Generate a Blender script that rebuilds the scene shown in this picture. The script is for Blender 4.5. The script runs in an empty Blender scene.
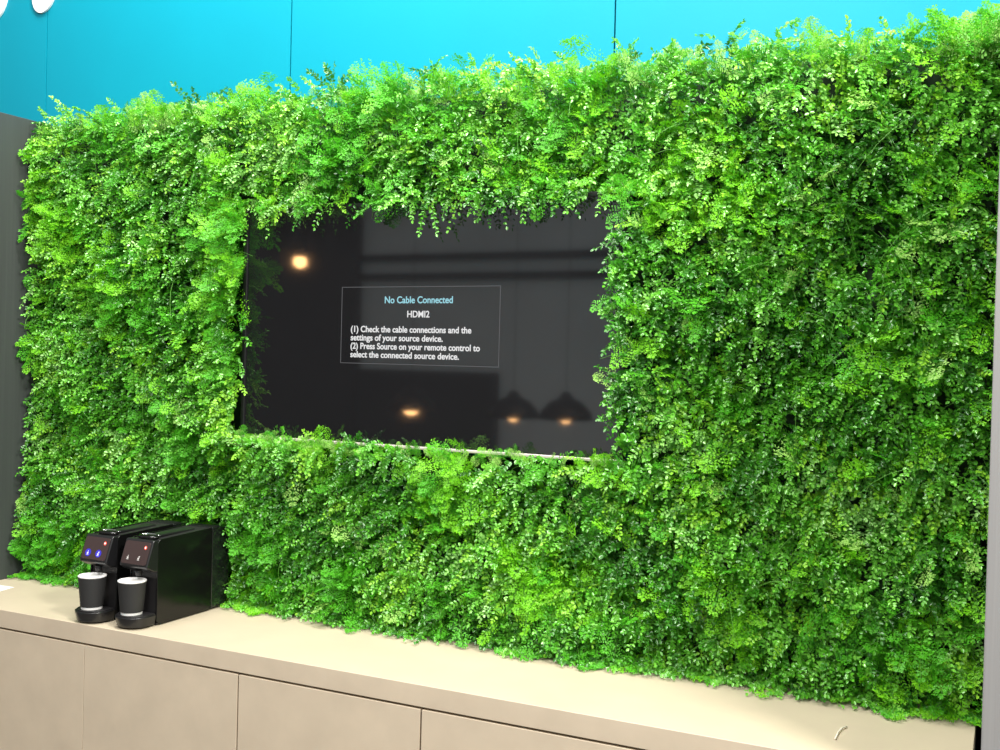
import bpy, bmesh, math, random
import numpy as np
from mathutils import Vector, Matrix

rng = np.random.default_rng(11)
random.seed(5)
C = bpy.context.scene.collection
PI = math.pi
CZ = 0.90            # countertop height
HEDGE_L, HEDGE_R, HEDGE_T = -2.735, -0.045, 2.325
TVX, TVZ = -1.36, 1.684

# ---------------------------------------------------------------- materials
def mat(name, col, rough=0.5, metal=0.0, spec=0.5, emit=None, estr=0.0, noise=0.0, nscale=6.0, bump=0.0,
        bscale=60.0, coat=0.0, ior=None, translucent=0.0, stretch=None):
    m = bpy.data.materials.new(name); m.use_nodes = True
    nt = m.node_tree; b = nt.nodes['Principled BSDF']
    b.inputs['Base Color'].default_value = (*col, 1)
    b.inputs['Roughness'].default_value = rough
    b.inputs['Metallic'].default_value = metal
    b.inputs['Specular IOR Level'].default_value = spec
    if ior: b.inputs['IOR'].default_value = ior
    if coat: b.inputs['Coat Weight'].default_value = coat; b.inputs['Coat Roughness'].default_value = 0.03
    if emit:
        b.inputs['Emission Color'].default_value = (*emit, 1); b.inputs['Emission Strength'].default_value = estr
    tc = None
    if noise or bump:
        tc = nt.nodes.new('ShaderNodeTexCoord')
        src = tc.outputs['Object']
        if stretch:
            mp = nt.nodes.new('ShaderNodeMapping'); mp.inputs['Scale'].default_value = stretch
            nt.links.new(src, mp.inputs['Vector']); src = mp.outputs['Vector']
    if noise:
        n = nt.nodes.new('ShaderNodeTexNoise'); n.inputs['Scale'].default_value = nscale
        n.inputs['Detail'].default_value = 6; n.inputs['Roughness'].default_value = 0.6
        nt.links.new(src, n.inputs['Vector'])
        r = nt.nodes.new('ShaderNodeValToRGB')
        r.color_ramp.elements[0].position = 0.3; r.color_ramp.elements[1].position = 0.7
        r.color_ramp.elements[0].color = (*[c * (1 - noise) for c in col], 1)
        r.color_ramp.elements[1].color = (*[min(1, c * (1 + noise)) for c in col], 1)
        nt.links.new(n.outputs['Fac'], r.inputs['Fac']); nt.links.new(r.outputs['Color'], b.inputs['Base Color'])
    if bump:
        n2 = nt.nodes.new('ShaderNodeTexNoise'); n2.inputs['Scale'].default_value = bscale
        n2.inputs['Detail'].default_value = 3
        nt.links.new(src, n2.inputs['Vector'])
        bp = nt.nodes.new('ShaderNodeBump'); bp.inputs['Strength'].default_value = bump
        bp.inputs['Distance'].default_value = 0.003
        nt.links.new(n2.outputs['Fac'], bp.inputs['Height']); nt.links.new(bp.outputs['Normal'], b.inputs['Normal'])
    if translucent:
        t = nt.nodes.new('ShaderNodeBsdfTranslucent'); t.inputs['Color'].default_value = (*[min(1, c * 1.25) for c in col], 1)
        mx = nt.nodes.new('ShaderNodeMixShader'); mx.inputs['Fac'].default_value = translucent
        out = nt.nodes['Material Output']
        nt.links.new(b.outputs[0], mx.inputs[1]); nt.links.new(t.outputs[0], mx.inputs[2])
        nt.links.new(mx.outputs[0], out.inputs['Surface'])
    return m

M = {}
M['blue'] = mat('blue_wall_paint', (0.0, 0.275, 0.385), 0.5, spec=0.25, noise=0.03, nscale=2, bump=0.05, bscale=120)
M['groove'] = mat('dark_groove', (0.004, 0.10, 0.16), 0.8)
M['gap_shade'] = mat('gap_shade_dark', (0.012, 0.010, 0.008), 0.8)
M['white'] = mat('white_vinyl', (0.9, 0.9, 0.9), 0.5)
M['darkgrey'] = mat('dark_grey_laminate', (0.045, 0.052, 0.049), 0.6, noise=0.12, nscale=3, stretch=(40, 40, 0.6))
M['lightgrey'] = mat('grey_laminate', (0.29, 0.285, 0.285), 0.55, noise=0.07, nscale=3, stretch=(60, 60, 0.6))
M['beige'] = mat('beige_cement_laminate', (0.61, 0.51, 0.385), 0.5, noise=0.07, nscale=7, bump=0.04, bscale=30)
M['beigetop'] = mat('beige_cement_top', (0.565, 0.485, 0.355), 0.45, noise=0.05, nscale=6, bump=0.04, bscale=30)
M['carcass'] = mat('carcass_brown', (0.05, 0.032, 0.022), 0.8)
M['floor'] = mat('floor_grey', (0.22, 0.20, 0.18), 0.5, noise=0.1, nscale=2)
M['rearwall'] = mat('rear_wall_paint', (0.86, 0.86, 0.87), 0.8, noise=0.06, nscale=1.2)
M['reardark'] = mat('rear_dark_board', (0.05, 0.045, 0.045), 0.8, noise=0.3, nscale=1.5)
M['screen'] = mat('screen_glass', (0.006, 0.006, 0.007), 0.042, spec=0.5, ior=1.95, emit=(1.0, 0.98, 1.0), estr=0.006)
M['bezel'] = mat('bezel_black', (0.012, 0.012, 0.013), 0.35)
M['silver'] = mat('bezel_silver', (0.62, 0.55, 0.52), 0.4, metal=0.2)
M['txtwhite'] = mat('screen_white', (0.0, 0.0, 0.0), 0.5, emit=(1, 1, 1), estr=0.85)
M['txtcyan'] = mat('screen_cyan', (0.0, 0.0, 0.0), 0.5, emit=(0.42, 0.88, 1.0), estr=0.8)
M['txtline'] = mat('screen_line', (0.0, 0.0, 0.0), 0.5, emit=(0.8, 0.8, 0.85), estr=0.14)
M['black_gloss'] = mat('black_gloss_plastic', (0.005, 0.005, 0.005), 0.18, spec=0.35)
M['black_satin'] = mat('black_satin_plastic', (0.010, 0.010, 0.011), 0.32)
M['black_matt'] = mat('black_matt_plastic', (0.012, 0.011, 0.012), 0.5, bump=0.03, bscale=300)
M['panel'] = mat('brown_control_panel', (0.045, 0.028, 0.027), 0.25)
M['tank'] = mat('smoked_tank_plastic', (0.010, 0.012, 0.011), 0.15, coat=0.8)
M['chrome'] = mat('chrome', (0.75, 0.75, 0.76), 0.15, metal=1.0)
M['led_red'] = mat('red_led', (0.1, 0, 0), 0.4, emit=(1.0, 0.10, 0.06), estr=2.0)
M['led_core'] = mat('led_core', (0.1, 0.1, 0.1), 0.4, emit=(1.0, 0.85, 0.8), estr=1.6)
M['led_blue'] = mat('blue_led', (0, 0, 0.1), 0.4, emit=(0.08, 0.06, 0.85), estr=0.75)
M['icon'] = mat('white_icon', (0.1, 0.1, 0.1), 0.4, emit=(0.9, 0.9, 1.0), estr=1.1)
M['icon_dim'] = mat('white_icon_print', (0.6, 0.58, 0.56), 0.4)
M['sleeve'] = mat('black_cup_card', (0.022, 0.022, 0.022), 0.65)
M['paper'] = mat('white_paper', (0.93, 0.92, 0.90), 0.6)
M['bulb'] = mat('warm_bulb', (1, 0.6, 0.3), 0.4, emit=(1.0, 0.52, 0.2), estr=26.0)
M['shade'] = mat('black_lamp_shade', (0.012, 0.011, 0.011), 0.5)
M['backing'] = mat('plant_mat_backing', (0.015, 0.04, 0.012), 0.8)
M['stem'] = mat('stem_green', (0.10, 0.32, 0.03), 0.5)
M['twig'] = mat('dry_stem', (0.85, 0.80, 0.66), 0.6)
M['dry'] = mat('dry_leaf', (0.30, 0.16, 0.08), 0.6)
LEAF = [mat('leaf_mid', (0.10, 0.41, 0.020), 0.30, spec=0.7, translucent=0.15),
        mat('leaf_deep', (0.042, 0.22, 0.015), 0.30, spec=0.7, translucent=0.12),
        mat('leaf_light', (0.19, 0.58, 0.055), 0.28, spec=0.8, translucent=0.15),
        mat('leaf_lime', (0.27, 0.62, 0.035), 0.40, translucent=0.15),
        mat('leaf_pale', (0.31, 0.66, 0.15), 0.28, spec=0.8, translucent=0.2)]
FERN = [mat('fern_lime', (0.20, 0.60, 0.014), 0.5, translucent=0.25),
        mat('fern_green', (0.095, 0.46, 0.016), 0.5, translucent=0.25),
        mat('fern_pale', (0.36, 0.66, 0.14), 0.5, translucent=0.3)]

# ---------------------------------------------------------------- helpers
def link(name, me, parent=None):
    o = bpy.data.objects.new(name, me); C.objects.link(o)
    if parent: o.parent = parent
    return o
def obj(name, bm, mats, parent=None, smooth=False, bevel=0.0, seg=2):
    me = bpy.data.meshes.new(name)
    bmesh.ops.recalc_face_normals(bm, faces=bm.faces[:])
    bm.to_mesh(me); bm.free()
    for m in (mats if isinstance(mats, (list, tuple)) else [mats]): me.materials.append(m)
    o = link(name, me, parent)
    if smooth:
        for p in me.polygons: p.use_smooth = True
    if bevel:
        md = o.modifiers.new('bevel', 'BEVEL'); md.width = bevel; md.segments = seg
        md.limit_method = 'ANGLE'; md.angle_limit = math.radians(40)
        for p in me.polygons: p.use_smooth = True
        wn = o.modifiers.new('wn', 'WEIGHTED_NORMAL'); wn.keep_sharp = True
    return o
def tag(o, label=None, cat=None, group=None, kind=None):
    if label: o['label'] = label
    if cat: o['category'] = cat
    if group: o['group'] = group
    if kind: o['kind'] = kind
    return o
def thing(name, loc, label, cat, group=None):
    o = bpy.data.objects.new(name, None); C.objects.link(o); o.location = loc
    o.empty_display_size = 0.05
    return tag(o, label, cat, group)
def box(bm, x0, x1, y0, y1, z0, z1, mi=0):
    v = [bm.verts.new(p) for p in ((x0,y0,z0),(x1,y0,z0),(x1,y1,z0),(x0,y1,z0),(x0,y0,z1),(x1,y0,z1),(x1,y1,z1),(x0,y1,z1))]
    for f in ((0,3,2,1),(4,5,6,7),(0,1,5,4),(1,2,6,5),(2,3,7,6),(3,0,4,7)):
        fc = bm.faces.new([v[i] for i in f]); fc.material_index = mi
def B(*a):
    bm = bmesh.new(); box(bm, *a); return bm
def prism_x(bm, prof, x0, x1, mi=0):
    """extrude a (y,z) outline along x"""
    a = [bm.verts.new((x0, y, z)) for y, z in prof]; b = [bm.verts.new((x1, y, z)) for y, z in prof]
    n = len(prof)
    bm.faces.new(a).material_index = mi; bm.faces.new(b[::-1]).material_index = mi
    for i in range(n):
        bm.faces.new([a[i], b[i], b[(i+1) % n], a[(i+1) % n]]).material_index = mi
def prism_z(bm, prof, z0, z1, scale_top=1.0, c=(0, 0)):
    a = [bm.verts.new((x, y, z0)) for x, y in prof]
    b = [bm.verts.new((c[0]+(x-c[0])*scale_top, c[1]+(y-c[1])*scale_top, z1)) for x, y in prof]
    n = len(prof); bm.faces.new(a); bm.faces.new(b[::-1])
    for i in range(n): bm.faces.new([a[i], b[i], b[(i+1) % n], a[(i+1) % n]])
def lathe(bm, prof, n=40, c=(0, 0, 0)):
    rings = []
    for r, z in prof:
        if r < 1e-6: rings.append([bm.verts.new((c[0], c[1], c[2]+z))])
        else: rings.append([bm.verts.new((c[0]+r*math.cos(2*PI*k/n), c[1]+r*math.sin(2*PI*k/n), c[2]+z)) for k in range(n)])
    for A, Bq in zip(rings, rings[1:]):
        for k in range(n):
            k2 = (k+1) % n
            if len(A) == 1: bm.faces.new([A[0], Bq[k], Bq[k2]])
            elif len(Bq) == 1: bm.faces.new([A[k], A[k2], Bq[0]])
            else: bm.faces.new([A[k], A[k2], Bq[k2], Bq[k]])
def tube(bm, pts, r, n=8):
    pts = [Vector(p) for p in pts]; rings = []
    for i, p in enumerate(pts):
        t = (pts[min(i+1, len(pts)-1)] - pts[max(i-1, 0)]).normalized()
        a = t.orthogonal().normalized(); b = t.cross(a)
        rings.append([bm.verts.new(p + a*r*math.cos(2*PI*k/n) + b*r*math.sin(2*PI*k/n)) for k in range(n)])
    for A, Bq in zip(rings, rings[1:]):
        for k in range(n): bm.faces.new([A[k], A[(k+1) % n], Bq[(k+1) % n], Bq[k]])
    bm.faces.new(rings[0]); bm.faces.new(rings[-1][::-1])
def arc(cy, cz, r, a0, a1, n=8):
    return [(cy + r*math.cos(math.radians(a0+(a1-a0)*i/n)), cz + r*math.sin(math.radians(a0+(a1-a0)*i/n))) for i in range(n+1)]

# ---------------------------------------------------------------- the setting
bm = bmesh.new(); box(bm, -8, 4, -6.2, 0.6, -0.1, 0.0); tag(obj('floor', bm, M['floor']), kind='structure')
# blue panelled wall behind the greenery: 1 m boards with open joints
bm = bmesh.new(); box(bm, -4.93, 2.1, 0.245, 0.30, 0, 3.8, 1)
for k in range(-2, 5):
    x = -2.9206 + k; box(bm, x+0.0022, x+1-0.0022, 0.23, 0.25, 0, 3.8, 0)
tag(obj('wall_back', bm, [M['blue'], M['groove']]), kind='structure')
bm = bmesh.new(); box(bm, -2.79, -2.737, -0.45, 0.228, 0, 2.305)
tag(obj('wall_left', bm, M['darkgrey'], bevel=0.002), kind='structure')
bm = bmesh.new(); box(bm, -0.0265, 0.03, -0.45, 0.228, 0, 2.305)
tag(obj('wall_right', bm, M['lightgrey'], bevel=0.002), kind='structure')
tag(obj('gap_shade_strip', B(-0.0438, -0.0268, 0.14, 0.2285, 0, 2.30), M['gap_shade']), kind='structure')   # dark strip put in to paint the shade of the open end gap
# the far side of the room, mirrored in the television
tag(obj('wall_rear', B(-8, 4, -5.75, -5.6, 0, 3.4), M['rearwall']), kind='structure')
tag(obj('trim_1', B(-8, -5.235, -5.6, -5.5, 0, 3.3), M['reardark']), kind='structure')
tag(obj('trim_2', B(-5.235, 1, -5.6, -5.54, 2.45, 2.505), M['shade']), kind='structure')
tag(obj('trim_3', B(-5.235, 1, -5.6, -5.54, 2.285, 2.34), M['shade']), kind='structure')
tag(obj('trim_4', B(-5.235, -3.85, -5.6, -5.52, 0, 1.50), M['reardark']), kind='structure')
tag(obj('trim_5', B(-8, 4, -3.75, -3.6, 3.4, 3.5), M['shade']), kind='structure')     # ceiling beam carrying the pendants

# white rounded shapes high on the blue wall
def oval_mark(cx, cz, rx, rz, label):
    bm = bmesh.new(); n = 40
    pr = []
    for k in range(n):
        a = 2*PI*k/n
        x = rx*math.cos(a); z = rz*math.sin(a)
        pr.append((cx + x + 0.012*(z/rz), cz + z))
    a = [bm.verts.new((x, 0.2295, z)) for x, z in pr]; b = [bm.verts.new((x, 0.222, z)) for x, z in pr]
    bm.faces.new(a); bm.faces.new(b[::-1])
    for i in range(n): bm.faces.new([a[i], b[i], b[(i+1) % n], a[(i+1) % n]])
    return tag(obj('wall_emblem', bm, M['white']), label, 'wall sign', 'white rounded emblems on the blue wall')
oval_mark(-2.930, 2.80, 0.056, 0.080, 'white rounded emblem on blue wall, right one beside the board joint')
oval_mark(-3.165, 2.80, 0.058, 0.080, 'white rounded emblem on blue wall in the extreme top left corner')

# ---------------------------------------------------------------- counter and cabinets
YF = -0.315
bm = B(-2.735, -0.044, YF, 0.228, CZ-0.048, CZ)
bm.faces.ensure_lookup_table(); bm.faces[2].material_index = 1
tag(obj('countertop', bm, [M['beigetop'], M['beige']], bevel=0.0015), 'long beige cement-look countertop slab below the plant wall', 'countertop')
seams = [-2.733, -2.1124, -1.617, -1.1216, -0.6262, -0.048]
clab = ['beige cabinet at left end, under the two coffee machines', 'beige cabinet with one flat door, second from the left end',
        'beige cabinet in the middle of the row, between two dark door joints',
        'beige cabinet right of the last visible dark door joint', 'beige cabinet at the right end of the row, by the grey wall end']
for i in range(5):
    x0, x1 = seams[i], seams[i+1]
    t = thing('base_cabinet', ((x0+x1)/2, -0.15, 0), clab[i], 'cabinet', 'handleless beige cabinets under the countertop')
    w = (x1-x0)/2
    gl = 0.0007 if i == 1 else 0.0022; gr = 0.0007 if i == 0 else 0.0022
    obj('carcass', B(-w+0.001, w-0.001, YF+0.15+0.02, 0.15, 0.08, CZ-0.0485), M['carcass'], t)
    obj('door', B(-w+gl, w-gr, YF+0.15, YF+0.15+0.0195, 0.085, CZ-0.048-0.0052), M['beige'], t, bevel=0.0008)
    obj('plinth', B(-w+0.001, w-0.001, YF+0.15+0.05, YF+0.15+0.065, 0.0, 0.08), M['carcass'], t)

# ---------------------------------------------------------------- television
SW, SH, SY = 1.088, 0.612, 0.040
tv = thing('television', (TVX, 0.1, TVZ-SH/2-0.016), 'wide black wall-mounted television showing a no-cable message', 'television')
oz = SH/2+0.016; oy = -0.1
def L(x, y, z): return (x, y+oy, z+oz)
obj('rear_housing', B(-0.52, 0.52, -0.038, 0.045, 0.03, SH-0.0), M['bezel'], tv, bevel=0.01)
obj('mount', B(-0.2, 0.2, 0.045, 0.1285, 0.2, 0.45), M['bezel'], tv)
scr = obj('screen', B(-SW/2, SW/2, SY+oy, SY+oy+0.02, oz-SH/2, oz+SH/2), M['screen'], tv)
for nm, a in (('side_bezel', (-SW/2-0.012, -SW/2, -0.065, -0.038, oz-SH/2, oz+SH/2)),
              ('side_bezel', (SW/2, SW/2+0.012, -0.065, -0.038, oz-SH/2, oz+SH/2)),
              ('top_bezel', (-SW/2-0.012, SW/2+0.012, -0.065, -0.038, oz+SH/2, oz+SH/2+0.012))):
    obj(nm, B(*a), M['bezel'], tv, bevel=0.002)
bb = obj('bottom_bezel', B(-SW/2-0.012, SW/2+0.012, -0.064, -0.038, oz-SH/2-0.008, oz-SH/2), M['silver'], tv, bevel=0.002)
tag(bb, 'pale silver strip along the bottom edge')
# message on the screen
def frame_bm(w, h, t):
    bm = bmesh.new()
    y0, y1 = SY+oy-0.0006, SY+oy-0.0001
    box(bm, -w/2, w/2, y0, y1, oz+h/2-t, oz+h/2); box(bm, -w/2, w/2, y0, y1, oz-h/2, oz-h/2+t)
    box(bm, -w/2, -w/2+t, y0, y1, oz-h/2+t, oz+h/2-t); box(bm, w/2-t, w/2, y0, y1, oz-h/2+t, oz+h/2-t)
    return bm
tag(obj('message_frame', frame_bm(0.464, 0.200, 0.0016), M['txtline'], scr), 'thin grey outline of the message box')
def text(name, s, x0, x1, zbase, size, m, bold=0.0):
    cu = bpy.data.curves.new(name+'_curve', 'FONT'); cu.body = s; cu.size = size; cu.extrude = 0.0002; cu.offset = bold
    tmp = bpy.data.objects.new(name+'_tmp', cu); C.objects.link(tmp)
    dg = bpy.context.evaluated_depsgraph_get()
    me = bpy.data.meshes.new_from_object(tmp.evaluated_get(dg))
    bpy.data.objects.remove(tmp); bpy.data.curves.remove(cu)
    n = len(me.vertices); co = np.empty(n*3, np.float32); me.vertices.foreach_get('co', co); co = co.reshape(-1, 3)
    x = co[:, 0]; k = (x1-x0)/(x.max()-x.min())
    out = np.stack([x0-TVX+(x-x.min())*k, SY+oy-0.0006+co[:, 2]*0-0.0002*np.sign(co[:, 2]), zbase-TVZ+oz+co[:, 1]], 1)
    me.vertices.foreach_set('co', out.astype(np.float32).ravel()); me.update()
    me.name = name; me.materials.clear(); me.materials.append(m)
    return link(name, me, scr)
tag(text('message_title', 'No Cable Connected', -1.459, -1.260, 1.7415, 0.0245, M['txtcyan'], 0.0004), 'pale cyan heading text')
tag(text('message_source', 'HDMI2', -1.391, -1.326, 1.7055, 0.0235, M['txtwhite'], 0.0004), 'white source name text')
for s, x1, z in (('(1) Check the cable connections and the', -1.206, 1.6665), ('settings of your source device.', -1.286, 1.6445),
                 ('(2) Press Source on your remote control to', -1.181, 1.6225), ('select the connected source device.', -1.239, 1.6005)):
    tag(text('message_line', s, -1.561, x1, z, 0.0225, M['txtwhite'], 0.0005), 'line of white instruction text')

# ---------------------------------------------------------------- coffee machines
def rounded_profile(y0, y1, z0, z1a, z1b, rf, rr):
    """side outline: front y0, rear y1, rounded rear corners, top sloping from z1a to z1b"""
    p = arc(y0+rf, z0+rf*0.5, rf*0.5, 225, 270, 3)
    p += arc(y1-rr, z0+rr, rr, -90, 0, 8) + arc(y1-rr, z1b-rr, rr, 0, 90, 8)
    p += arc(y0+rf, z1a-rf, rf, 95, 180, 6)
    p += [(y0, z0+rf*0.6)]
    return p
def coffee_machine(x, y, label, lit):
    t = thing('coffee_machine', (x, y, CZ), label, 'coffee machine', 'black capsule coffee machines side by side')
    w = 0.0475
    # y is local: 0 = front face of the body column
    bm = bmesh.new(); prism_x(bm, rounded_profile(0.003, 0.205, 0.006, 0.2185, 0.2245, 0.012, 0.004), -w+0.004, w-0.004)
    obj('body', bm, M['black_matt'], t, bevel=0.002)
    for s in (-1, 1):
        bm = bmesh.new(); xa, xb = sorted((s*(w-0.004), s*w))
        prism_x(bm, rounded_profile(0.0, 0.204, 0.004, 0.2215, 0.2262, 0.014, 0.004), xa, xb)
        obj('side_panel', bm, M['black_gloss'], t, bevel=0.0015)
    bm = bmesh.new()
    tp = [(0.2065, 0.006)] + arc(0.276-0.030, 0.006+0.028, 0.028, -90, 0, 8) + arc(0.276-0.036, 0.2245-0.036, 0.036, 0, 90, 10) + [(0.2065, 0.2250)]
    prism_x(bm, tp, -w+0.001, w-0.001)
    wt = obj('water_tank', bm, M['tank'], t, bevel=0.0015); tag(wt, 'smoked dark translucent rear water tank')
    bm = bmesh.new(); box(bm, -w+0.006, w-0.006, 0.209, 0.238, 0.2235, 0.2268); obj('tank_lid', bm, M['black_satin'], wt, bevel=0.001)
    # brewing head with sloping face
    hp = [(0.012, 0.2185), (-0.012, 0.2205), (-0.0155, 0.219), (-0.0375, 0.158), (-0.036, 0.152), (-0.012, 0.140), (0.012, 0.138)]
    bm = bmesh.new(); prism_x(bm, hp, -w+0.0005, w-0.0005)
    hd = obj('brew_head', bm, M['black_satin'], t, bevel=0.004, seg=3)
    # face plate on the slope
    a = Vector((0, -0.0155, 0.219)); b = Vector((0, -0.0375, 0.158)); d = (b-a); ln = d.length; d.normalize()
    nrm = Vector((0, d.z, -d.y)); nrm = nrm if nrm.y < 0 else -nrm
    def onface(u, v, lift): return Vector((u, 0, 0)) + a + d*v + nrm*lift
    def slab(bm, pts, l0, l1):
        A = [bm.verts.new(onface(u, v, l0)) for u, v in pts]; Bq = [bm.verts.new(onface(u, v, l1)) for u, v in pts]
        n = len(pts); bm.faces.new(A); bm.faces.new(Bq[::-1])
        for i in range(n): bm.faces.new([A[i], Bq[i], Bq[(i+1) % n], A[(i+1) % n]])
    def rrect(u0, u1, v0, v1, r):
        p = []
        for cu, cv, a0 in ((u1-r, v1-r, 0), (u0+r, v1-r, 90), (u0+r, v0+r, 180), (u1-r, v0+r, 270)):
            p += [(cu+r*math.cos(math.radians(a0+k*22.5)), cv+r*math.sin(math.radians(a0+k*22.5))) for k in range(5)]
        return p
    bm = bmesh.new(); slab(bm, rrect(-w+0.005, w-0.005, 0.004, ln-0.002, 0.006), 0.0, 0.0012)
    cp = obj('control_panel', bm, M['panel'], t, bevel=0.0004); tag(cp, 'dark brown sloping control panel')
    def disc(u, v, r, ru=1.0, n=20): return [(u+r*ru*math.cos(2*PI*k/n), v+r*math.sin(2*PI*k/n)) for k in range(n)]
    bm = bmesh.new(); slab(bm, disc(0.028, 0.018, 0.0048, 0.8), 0.0010, 0.0018)
    pl = obj('power_light', bm, M['led_red'], cp); tag(pl, 'glowing red power light')
    bm = bmesh.new(); slab(bm, disc(0.028, 0.018, 0.0026, 0.8), 0.0016, 0.0024); obj('light_core', bm, M['led_core'], cp)
    for u in (-0.022, 0.014):
        bm = bmesh.new(); slab(bm, disc(u, 0.046, 0.0098 if lit else 0.0085), 0.0010, 0.0016)
        bt = obj('brew_button', bm, M['led_blue'] if lit else M['panel'], cp)
        tag(bt, 'blue glowing brew button' if lit else 'dark brew button with white cup mark')
        bm = bmesh.new()                                   # little cup symbol with steam
        slab(bm, [(u-0.0032, 0.0455), (u+0.0026, 0.0455), (u+0.0016, 0.0500), (u-0.0022, 0.0500)], 0.0015, 0.0022)
        slab(bm, [(u-0.0040, 0.0508), (u+0.0036, 0.0508), (u+0.0036, 0.0520), (u-0.0040, 0.0520)], 0.0015, 0.0022)
        slab(bm, [(u-0.0002, 0.0410), (u+0.0012, 0.0410), (u+0.0004, 0.0445), (u-0.0010, 0.0445)], 0.0015, 0.0022)
        if u > 0: slab(bm, [(u+0.0020, 0.0405), (u+0.0034, 0.0405), (u+0.0026, 0.0445), (u+0.0012, 0.0445)], 0.0015, 0.0022)
        sy = obj('cup_symbol', bm, M['icon'] if lit else M['icon_dim'], cp)
    # lever on top
    bm = bmesh.new(); n = 28
    lathe(bm, [(0.0, 0.0), (0.030, 0.0), (0.031, 0.004), (0.028, 0.008), (0.0, 0.0095)], 32)
    for v in bm.verts: v.co.x *= 1.0; v.co.y *= 0.62; v.co.z += 0.2195; v.co.y += 0.016
    lv = obj('capsule_lever', bm, M['black_gloss'], t, smooth=True)
    bm = bmesh.new()
    pts = [(0.029*math.cos(q), 0.016+0.0178*math.sin(q), 0.2275) for q in [math.radians(15+k*10) for k in range(16)]]
    tube(bm, pts, 0.0016, 8); tag(obj('lever_trim', bm, M['chrome'], lv, smooth=True), 'bright chrome rim of the lever')
    bm = bmesh.new(); box(bm, -0.018, 0.018, 0.036, 0.17, 0.2195, 0.2265); obj('top_cover', bm, M['black_satin'], t, bevel=0.003)
    # spout under the head
    bm = bmesh.new(); lathe(bm, [(0.0, 0.128), (0.007, 0.128), (0.009, 0.135), (0.009, 0.142), (0.0, 0.142)], 20, (0, -0.017, 0))
    obj('spout', bm, M['black_matt'], t, smooth=False)
    # drip tray with rounded nose
    nose = [(w, 0.0), (-w, 0.0)] + [(-w*1.02*math.cos(math.radians(q)), -0.030-0.043*math.sin(math.radians(q))) for q in range(0, 181, 12)]
    bm = bmesh.new(); prism_z(bm, [(x_*0.90, y_*0.93) for x_, y_ in nose], 0.004, 0.031, 1.11, (0, 0.0))
    tr = obj('drip_tray', bm, M['black_satin'], t, bevel=0.003)
    bm = bmesh.new(); prism_z(bm, [(x_*0.92, -0.002+y_*0.92) for x_, y_ in nose], 0.0305, 0.0337)
    gr = obj('drip_grid', bm, M['black_matt'], tr, bevel=0.0008)
    for sx in (-0.036, 0.036):
        for yy in (0.012, 0.20):
            bm = bmesh.new(); lathe(bm, [(0, 0), (0.006, 0), (0.007, 0.0065), (0, 0.0065)], 16, (sx, yy, 0)); obj('foot', bm, M['black_matt'], t)
    return t
MX, MY = -1.9955, -0.235
coffee_machine(MX, MY, 'black capsule coffee machine on the right, in front of its twin, unlit white buttons', False)
coffee_machine(MX-0.129, MY-0.010, 'black capsule coffee machine on the left with blue lit buttons', True)
def paper_cup(x, y, z, label):
    t = thing('paper_cup', (x, y, z), label, 'cup', 'black paper cups on the drip trays')
    H, r0, r1 = 0.0865, 0.0262, 0.0338
    def R(h): return r0+(r1-r0)*h/H
    bm = bmesh.new()
    prof = [(0, 0.003), (r0-0.002, 0.003), (r0-0.0015, 0.0), (r0, 0.0005), (R(0.0083), 0.0083), (R(H-0.004), H-0.004),
            (r1+0.0012, H-0.0032), (r1+0.0016, H-0.001), (r1+0.0002, H), (r1-0.0013, H-0.002), (R(0.082)-0.0012, 0.082), (0, 0.082)]
    lathe(bm, prof, 48); obj('cup_body', bm, M['paper'], t, smooth=False)
    bm = bmesh.new(); pr = []
    hs = np.linspace(0.0075, H-0.0045, 9)
    pr.append((R(hs[0])+0.0001, hs[0]))
    for h in hs: pr.append((R(h)+0.0014, h))
    pr.append((R(hs[-1])+0.0001, hs[-1]))
    lathe(bm, pr, 48); s = obj('cup_sleeve', bm, M['sleeve'], t, smooth=False); tag(s, 'matt black ripple sleeve')
    return t
paper_cup(MX-0.001, MY-0.0375, CZ+0.0339, 'black paper cup with white rim on the right coffee machine')
paper_cup(MX-0.129, MY-0.0470, CZ+0.0339, 'black paper cup with white rim on the left coffee machine')

# flat white patch and a loose stem on the counter
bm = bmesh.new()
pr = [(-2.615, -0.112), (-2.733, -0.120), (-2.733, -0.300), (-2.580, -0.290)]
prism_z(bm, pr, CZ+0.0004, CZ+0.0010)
tag(obj('white_patch', bm, M['paper']), 'flat white patch on the countertop at far left wall', 'paper')
bm = bmesh.new(); tube(bm, [(-0.280, -0.213, CZ+0.0025), (-0.280, -0.176, CZ+0.004), (-0.277, -0.149, CZ+0.004), (-0.270, -0.132, CZ+0.0025)], 0.0017, 6)
tag(obj('fallen_stem', bm, M['twig'], smooth=True), 'short pale fallen stem lying on countertop near right end', 'stem')

# ---------------------------------------------------------------- pendant lamps on the far side (mirrored in the screen)
def pendant(x, y, z, label, r=0.17, bulb=0.028, flat=1.3, drop=0.008):
    t = thing('pendant_lamp', (x, y, z), label, 'lamp', 'black pendant lamps across the room')
    bm = bmesh.new()
    lathe(bm, [(0.02, 0.17), (0.035, 0.15), (0.05, 0.13), (r*0.6, 0.105), (r*0.9, 0.05), (r, 0.0), (r-0.004, 0.0), (r*0.88, 0.048), (r*0.58, 0.098), (0.03, 0.12), (0.0, 0.12)], 40)
    obj('lamp_shade', bm, M['shade'], t, smooth=True)
    bm = bmesh.new(); lathe(bm, [(0, drop-bulb)]+[(bulb*math.sin(q)*flat, drop-bulb*math.cos(q)) for q in np.linspace(0.3, PI-0.3, 8)]+[(0, 0.05)], 24)
    obj('bulb', bm, M['bulb'], t, smooth=True)
    bm = bmesh.new(); tube(bm, [(0, 0, 0.16), (0, 0, 3.4-z)], 0.002, 8); obj('cable', bm, M['shade'], t)
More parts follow.
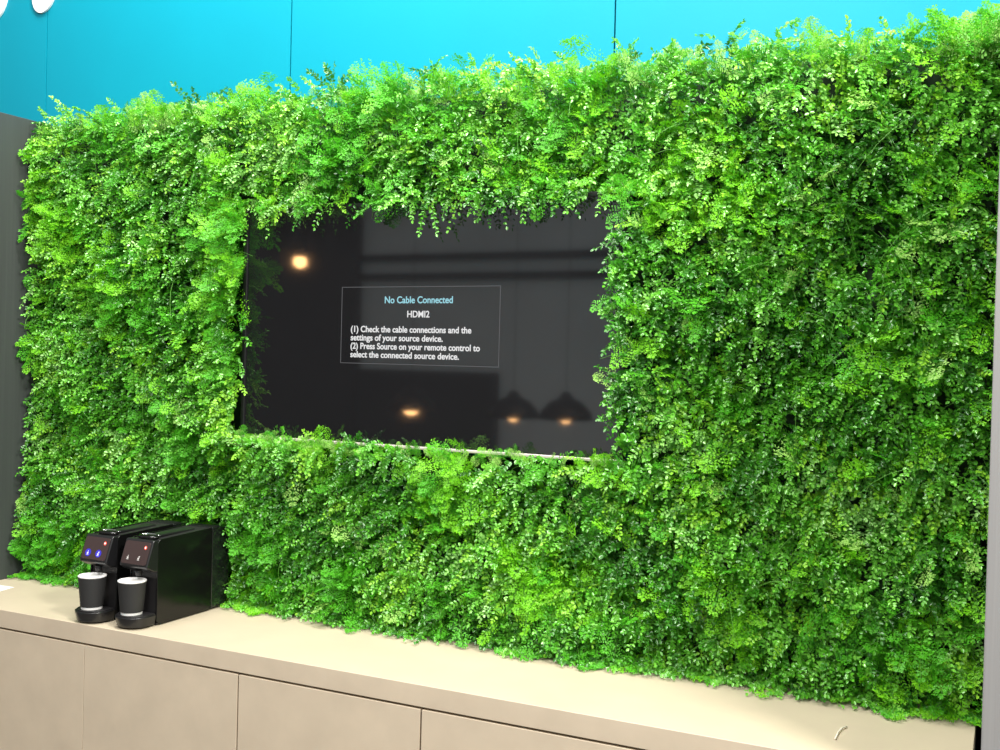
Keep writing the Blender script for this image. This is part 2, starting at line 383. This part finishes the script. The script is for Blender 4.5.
pendant(-4.476, -3.66, 2.285, 'black pendant lamp mirrored highest and leftmost in the screen', 0.06, 0.046, 1.0, -0.030)
pendant(-3.554, -3.66, 1.262, 'black pendant lamp mirrored below the message box in the screen', 0.17, 0.042)
pendant(-2.81, -3.66, 1.245, 'black dome pendant lamp mirrored second from right in the screen', 0.17, 0.030)
pendant(-2.455, -3.66, 1.25, 'black dome pendant lamp mirrored rightmost in the screen', 0.17, 0.030)

# ---------------------------------------------------------------- the plant wall
gw = thing('plant_wall', (-1.39, 0.12, CZ), 'dense artificial green plant wall of small leaves and ferns framing the television', 'plant wall')
gp = np.array([-1.39, 0.12, CZ])
OX0, OX1, OZ0, OZ1 = -1.895, -0.825, 1.378, 1.955      # opening left for the screen
bm = bmesh.new()
for a in ((HEDGE_L, OX0-0.01, 0.12, 0.20, CZ+0.001, HEDGE_T-0.045), (OX1+0.01, HEDGE_R, 0.12, 0.20, CZ+0.001, HEDGE_T-0.045),
          (OX0-0.01, OX1+0.01, 0.12, 0.20, CZ+0.001, OZ0-0.03), (OX0-0.01, OX1+0.01, 0.12, 0.20, OZ1+0.05, HEDGE_T-0.045)):
    box(bm, a[0]-gp[0], a[1]-gp[0], a[2]-gp[1], a[3]-gp[1], a[4]-gp[2], a[5]-gp[2])
obj('backing_mat', bm, M['backing'], gw)

def nz(v): return v/np.maximum(np.linalg.norm(v, axis=-1, keepdims=True), 1e-9)
GR = rng.normal(size=(64, 64))
def vnoise(x, z, s, off=0):
    u = (x*s+off*17.3) % 63; v = (z*s+off*9.1) % 63
    i = np.floor(u).astype(int); j = np.floor(v).astype(int); a = u-i; b = v-j
    a = a*a*(3-2*a); b = b*b*(3-2*b)
    i1 = (i+1) % 64; j1 = (j+1) % 64
    return (GR[i, j]*(1-a)+GR[i1, j]*a)*(1-b)+(GR[i, j1]*(1-a)+GR[i1, j1]*a)*b
def constrain(P, base):
    """keep leaves out of counter, side walls, television, machines; bend them aside (P: n x k x 3, base: n x 3)"""
    n, k, _ = P.shape
    low = P[..., 2].min(axis=1); d = np.maximum(0, CZ+0.002+rng.random(n)*0.008-low)
    P[..., 2] += d[:, None]; P[..., 1] -= (d*0.35)[:, None]
    lx = P[..., 0].min(axis=1); P[..., 0] += np.maximum(0, -2.722-lx)[:, None]
    rx = P[..., 0].max(axis=1); P[..., 0] -= np.maximum(0, rx-(-0.0275))[:, None]
    by = P[..., 1].max(axis=1); P[..., 1] -= np.maximum(0, by-0.215)[:, None]
    c = P.mean(axis=1)
    tvb = (np.abs(c[:, 0]-TVX) < SW/2+0.013) & (c[:, 2] > TVZ-SH/2-0.013) & (c[:, 2] < TVZ+SH/2+0.013)
    dy = np.where(tvb, np.maximum(0, P[..., 1].max(axis=1)-0.028+rng.random(n)*0.012), 0)
    P[..., 1] -= dy[:, None]
    keep = np.ones(n, bool)
    for mx in (MX, MX-0.129):
        lo = P.min(axis=1); hi = P.max(axis=1)
        keep &= ~((hi[:, 0] > mx-0.050) & (lo[:, 0] < mx+0.050) & (hi[:, 1] > MY-0.10) & (lo[:, 1] < MY+0.280) & (lo[:, 2] < CZ+0.238))
    return keep
def leaf_mesh(name, base, d, nrm, Ln, Wd, mi, mats, parent, fold=0.35, quad=False):
    d = nz(d); s = nz(np.cross(d, nrm)); n = nz(np.cross(s, d))
    Ln = Ln[:, None]; Wd = Wd[:, None]
    if quad:
        P = np.stack([base, base+d*Ln*0.5+s*Wd, base+d*Ln, base+d*Ln*0.5-s*Wd], 1)
    else:
        up = n*Wd*fold
        P = np.stack([base, base+d*Ln*0.28+s*Wd*0.85+up*0.8, base+d*Ln*0.68+s*Wd*0.8+up*0.7, base+d*Ln-n*Ln*0.08,
                      base+d*Ln*0.68-s*Wd*0.8+up*0.7, base+d*Ln*0.28-s*Wd*0.85+up*0.8], 1)
    keep = constrain(P, base); P = P[keep]; mi = mi[keep]
    n_, k, _ = P.shape; P = P-gp
    me = bpy.data.meshes.new(name)
    me.vertices.add(n_*k); me.vertices.foreach_set('co', P.astype(np.float32).ravel())
    off = (np.arange(n_)*k)[:, None]
    if quad: idx = (off+np.array([[0, 1, 2, 3]])).ravel(); nf = n_; mm = mi
    else: idx = (off+np.array([[0, 1, 2, 3, 0, 3, 4, 5]])).ravel(); nf = n_*2; mm = np.repeat(mi, 2)
    me.loops.add(len(idx)); me.loops.foreach_set('vertex_index', idx.astype(np.int32))
    me.polygons.add(nf); me.polygons.foreach_set('loop_start', (np.arange(nf)*4).astype(np.int32))
    try: me.polygons.foreach_set('loop_total', np.full(nf, 4, np.int32))
    except Exception: pass
    for m in mats: me.materials.append(m)
    me.polygons.foreach_set('material_index', mm.astype(np.int32))
    me.update(calc_edges=True); me.validate()
    return link(name, me, parent)

# clump centres on a jittered lattice
SP = 0.043
gx, gz = np.meshgrid(np.arange(HEDGE_L+0.02, HEDGE_R+0.012, SP), np.arange(CZ+0.015, HEDGE_T-0.01, SP), indexing='ij')
cx = gx.ravel()+rng.normal(0, SP*0.33, gx.size); cz = gz.ravel()+rng.normal(0, SP*0.33, gx.size)
inside = (cx > OX0-0.016) & (cx < OX1+0.022) & (cz > OZ0-0.010) & (cz < OZ1+0.052)
cx, cz = cx[~inside], cz[~inside]; nC = len(cx)
lump = vnoise(cx, cz, 9, 1)*0.6+vnoise(cx, cz, 19, 2)*0.5
cy = 0.088-0.033*lump
fernness = vnoise(cx, cz, 7, 3)+0.55*rng.normal(size=nC)
hue = vnoise(cx, cz, 8, 4)+0.6*rng.normal(size=nC)
is_fern = fernness > 0.75

def sprigs(sel, n_each, lmin, lmax, spread, down, outw=1.0):
    k = np.repeat(np.where(sel)[0], n_each); n = len(k)
    root = np.stack([cx[k], cy[k], cz[k]], 1)+rng.normal(0, 0.012, (n, 3))*np.array([1, 0.5, 1])
    near = (np.abs(root[:, 0]-TVX) < SW/2+0.016) & (np.abs(root[:, 2]-TVZ) < SH/2+0.016)
    root[near, 1] = np.minimum(root[near, 1], rng.uniform(-0.005, 0.022, near.sum()))
    L = rng.uniform(lmin, lmax, n); L[near] *= 0.72
    rim = (~near) & (np.abs(root[:, 0]-TVX) < SW/2+0.075) & (np.abs(root[:, 2]-TVZ) < SH/2+0.03)
    root[rim, 1] = np.minimum(root[rim, 1], rng.uniform(0.005, 0.055, rim.sum()))
    L[rim] *= 0.85
    d = np.stack([rng.normal(0, spread, n), -outw*np.abs(rng.normal(0.9, 0.35, n)), rng.normal(down, spread, n)], 1)
    return k, root, nz(d), L
G = np.array([0, 0, -1.0])
def leafy(k, root, d, L, pairs, droop, lsz, name):
    n = len(k)
    view = nz(np.array([[0.35, -1.0, 0.55]])+rng.normal(0, 0.35, (n, 3)))
    Bs, Ds, Ns, Ls, Ws, Ms = [], [], [], [], [], []
    h = hue[k]+0.35*rng.normal(size=n)
    mi = np.select([h < -0.75, h < 0.15, h < 0.95, h < 1.6], [1, 0, 2, 3], 4)
    for j in range(pairs):
        t = 0.25+0.75*(j+0.5)/pairs
        pos = root+d*(L*t)[:, None]+G*(droop*L*t*t)[:, None]
        tan = nz(d+G*(2*droop*t)[:, None])
        side = nz(np.cross(tan, view)); nn = nz(np.cross(side, tan))
        nn = np.where((nn*view).sum(1, keepdims=True) < 0, -nn, nn)
        for s in (-1, 1):
            sz = lsz*rng.uniform(0.75, 1.2, n)*(1.05-0.35*t)
            Bs.append(pos+rng.normal(0, 0.001, (n, 3)))
            Ds.append(tan*0.55+side*s+rng.normal(0, 0.28, (n, 3)))
            Ns.append(nn+rng.normal(0, 0.55, (n, 3)))
            Ls.append(sz); Ws.append(sz*rng.uniform(0.30, 0.40, n)); Ms.append(mi)
    t = 1.0; pos = root+d*L[:, None]+G*(droop*L)[:, None]; tan = nz(d+G*(2*droop)[:, None])
    Bs.append(pos); Ds.append(tan+rng.normal(0, 0.2, (n, 3))); Ns.append(view); Ls.append(np.full(n, lsz*0.8)); Ws.append(np.full(n, lsz*0.3)); Ms.append(mi)
    return leaf_mesh(name, np.concatenate(Bs), np.concatenate(Ds), np.concatenate(Ns), np.concatenate(Ls), np.concatenate(Ws),
                     np.concatenate(Ms), LEAF, gw)
k, root, d, L = sprigs(~is_fern, 10, 0.055, 0.105, 0.62, -0.12)
droop = rng.uniform(0.05, 0.45, len(k))
leafy(k, root, d, L, 8, droop, 0.0125, 'leafy_sprigs')
stem_sets = [(root, d, L, droop)]

def fern(k, root, d, L, droop, mi, name):
    n = len(k)
    view = nz(np.array([[0.3, -1.0, 0.6]])+rng.normal(0, 0.4, (n, 3)))
    Bs, Ds, Ns, Ls, Ws, Ms = [], [], [], [], [], []
    pairs, sub = 9, 4
    for j in range(pairs):
        t = 0.15+0.85*(j+0.5)/pairs
        pos = root+d*(L*t)[:, None]+G*(droop*L*t*t)[:, None]
        tan = nz(d+G*(2*droop*t)[:, None]); side = nz(np.cross(tan, view)); nn = np.cross(side, tan)
        bl = L*0.34*(math.sin(PI*(0.18+0.78*t)))
        for s in (-1, 1):
            bd = nz(tan*0.75+side*s+rng.normal(0, 0.18, (n, 3)))
            bs = nz(np.cross(bd, nn))
            for q in range(sub):
                u = (q+0.6)/sub
                p = pos+bd*(bl*u)[:, None]
                for s2 in (-1, 1):
                    Bs.append(p); Ds.append(bd*0.8+bs*s2*0.8+rng.normal(0, 0.2, (n, 3))); Ns.append(nn+rng.normal(0, 0.3, (n, 3)))
                    ll = L*0.075*(1.15-0.5*u)*rng.uniform(0.8, 1.2, n); Ls.append(ll); Ws.append(ll*0.26); Ms.append(mi)
    return leaf_mesh(name, np.concatenate(Bs), np.concatenate(Ds), np.concatenate(Ns), np.concatenate(Ls), np.concatenate(Ws),
                     np.concatenate(Ms), FERN, gw, quad=True)
k1, r1, d1, L1 = sprigs(is_fern, 7, 0.07, 0.12, 0.65, -0.05)
some = (~is_fern) & (rng.random(nC) < 0.30)
k2, r2, d2, L2 = sprigs(some, 1, 0.08, 0.125, 0.6, 0.0)
# upright fringe along the top edge
nt = 900
tx = rng.uniform(HEDGE_L+0.01, HEDGE_R-0.01, nt); tx[:45] = rng.uniform(-0.11, -0.04, 45)
bumpy = vnoise(tx, tx*0+0.7, 5, 6)
r3 = np.stack([tx, rng.uniform(0.02, 0.17, nt), np.full(nt, HEDGE_T-0.06)+rng.uniform(-0.045, 0.012, nt)], 1)
d3 = nz(np.stack([rng.normal(0, 0.5, nt), rng.normal(-0.25, 0.5, nt), rng.uniform(0.4, 1.1, nt)], 1)); L3 = rng.uniform(0.042, 0.078, nt)*(1+0.3*np.clip(bumpy, -1, 1.5)); L3[:45] *= 1.45
# short fronds curling over the lower edge of the screen
nb = 190; bx = rng.uniform(OX0-0.01, OX1+0.01, nb); bx = bx[(rng.random(nb) < 0.5) | (bx < -1.46) | (bx > -0.93)]; nb = len(bx)
r4 = np.stack([bx, rng.uniform(-0.02, 0.022, nb), np.full(nb, OZ0-0.022)+rng.uniform(-0.015, 0.008, nb)], 1)
d4 = nz(np.stack([rng.normal(0, 0.6, nb), rng.uniform(-0.7, 0.0, nb), rng.uniform(0.3, 0.9, nb)], 1)); L4 = rng.uniform(0.030, 0.052, nb)
r3 = np.concatenate([r3, r4]); d3 = np.concatenate([d3, d4]); L3 = np.concatenate([L3, L4]); nt += nb
kk = np.concatenate([k1, k2, np.zeros(nt, int)]); rr = np.concatenate([r1, r2, r3]); dd = np.concatenate([d1, d2, d3]); LL = np.concatenate([L1, L2, L3])
m3 = np.concatenate([np.where(hue[k1]+0.4*rng.normal(size=len(k1)) > 0.1, 0, 1), rng.choice([0, 1, 2], len(k2), p=[0.5, 0.35, 0.15]), rng.choice([0, 1, 2], nt, p=[0.4, 0.2, 0.4])])
fd = np.concatenate([rng.uniform(0.05, 0.5, len(k1)+len(k2)), rng.uniform(0.0, 0.3, nt)])
fern(kk, rr, dd, LL, fd, m3, 'fern_fronds')
stem_sets.append((rr, dd, LL, fd))

# stems of every sprig plus long loose trailing stems, as fine three-sided tubes
def strand_mesh(name, PTS, rad, m):
    n, k, _ = PTS.shape
    y0 = PTS[..., 1].copy(); keep = constrain(PTS, PTS[:, 0]); keep &= np.abs(PTS[..., 1]-y0).max(axis=1) < 0.012; PTS = PTS[keep]; n = len(PTS)
    tan = np.gradient(PTS, axis=1); tan = nz(tan)
    a = nz(np.cross(tan, np.array([0.31, 0.2, 0.93]))); b = np.cross(tan, a)
    V = np.stack([PTS+rad*(a*math.cos(q)+b*math.sin(q)) for q in (0, 2.094, 4.189)], 2)-gp      # n,k,3,3
    me = bpy.data.meshes.new(name); me.vertices.add(n*k*3); me.vertices.foreach_set('co', V.astype(np.float32).ravel())
    q = []
    for i in range(k-1):
        for e in range(3): q.append([i*3+e, i*3+(e+1) % 3, (i+1)*3+(e+1) % 3, (i+1)*3+e])
    idx = ((np.arange(n)*k*3)[:, None, None]+np.array(q)[None]).ravel(); nf = n*len(q)
    me.loops.add(len(idx)); me.loops.foreach_set('vertex_index', idx.astype(np.int32))
    me.polygons.add(nf); me.polygons.foreach_set('loop_start', (np.arange(nf)*4).astype(np.int32))
    try: me.polygons.foreach_set('loop_total', np.full(nf, 4, np.int32))
    except Exception: pass
    me.materials.append(m); me.update(calc_edges=True); me.validate()
    return link(name, me, gw)
P = []
for (r_, d_, l_, dr_) in stem_sets:
    T = np.linspace(0.3, 1, 5)[None, :, None]
    P.append(r_[:, None]+d_[:, None]*l_[:, None, None]*T+G*(dr_*l_)[:, None, None]*T*T)
ns = 420
sx = rng.uniform(HEDGE_L+0.05, HEDGE_R-0.05, ns); sz_ = rng.uniform(CZ+0.1, HEDGE_T-0.05, ns)
ok = ~((sx > OX0-0.06) & (sx < OX1+0.06) & (sz_ > OZ0-0.05) & (sz_ < OZ1+0.1)); sx, sz_ = sx[ok], sz_[ok]; ns = len(sx)
r_ = np.stack([sx, rng.uniform(0.0, 0.03, ns), sz_], 1); d_ = nz(np.stack([rng.normal(0, 0.8, ns), rng.uniform(-0.5, -0.1, ns), rng.normal(0.1, 0.7, ns)], 1))
l_ = rng.uniform(0.06, 0.16, ns); T = np.linspace(0, 1, 5)[None, :, None]
P.append(r_[:, None]+d_[:, None]*l_[:, None, None]*T+G*(rng.uniform(0.2, 0.7, ns)*l_)[:, None, None]*T*T+np.array([0, 1.0, 0])*(0.35*l_)[:, None, None]*T*T)
strand_mesh('trailing_stems', np.concatenate(P), 0.0006, M['stem'])

# ---------------------------------------------------------------- light
def area(name, loc, target, size, power, col=(1, 1, 1), sy=None):
    l = bpy.data.lights.new(name, 'AREA'); l.energy = power; l.color = col; l.size = size
    if sy: l.shape = 'RECTANGLE'; l.size_y = sy
    o = bpy.data.objects.new(name, l); C.objects.link(o); o.location = loc
    o.rotation_euler = (Vector(target)-Vector(loc)).to_track_quat('-Z', 'Y').to_euler()
    return o
area('key_light', (1.62, -1.65, 3.7), (-1.2, 0, 1.4), 0.5, 180, (1.0, 0.97, 0.90))
area('ceiling_light', (-1.6, -0.50, 3.9), (-1.5, -0.1, 1.2), 2.2, 115, (1.0, 0.98, 0.93), 0.5)
area('front_light', (-0.9, -2.7, 3.7), (-1.3, 0, 1.5), 0.7, 84, (1.0, 0.98, 0.95))
w = bpy.data.worlds.new('World'); bpy.context.scene.world = w; w.use_nodes = True
bg = w.node_tree.nodes['Background']; bg.inputs[0].default_value = (1.0, 0.98, 0.96, 1); bg.inputs[1].default_value = 0.46

# ---------------------------------------------------------------- camera
cam = bpy.data.cameras.new('camera'); co = bpy.data.objects.new('camera', cam); C.objects.link(co)
r = Vector((0.90018058, 0.43478661, 0.02520954)); u = Vector((-2.84677088e-02, 9.81568455e-04, 9.99594231e-01)); f = Vector((-0.43458544, 0.90053298, -0.01326097))
mw = Matrix((r, u, -f)).transposed().to_4x4(); mw.translation = Vector((0, -2.29, 1.60)); co.matrix_world = mw
cam.sensor_width = 36; cam.lens = 1059.26*36/1000; cam.clip_start = 0.05
sc = bpy.context.scene; sc.camera = co
sc.view_settings.view_transform = 'Standard'; sc.view_settings.look = 'None'
sc.view_settings.exposure = -0.07; sc.view_settings.gamma = 1; sc.view_settings.use_curve_mapping = False
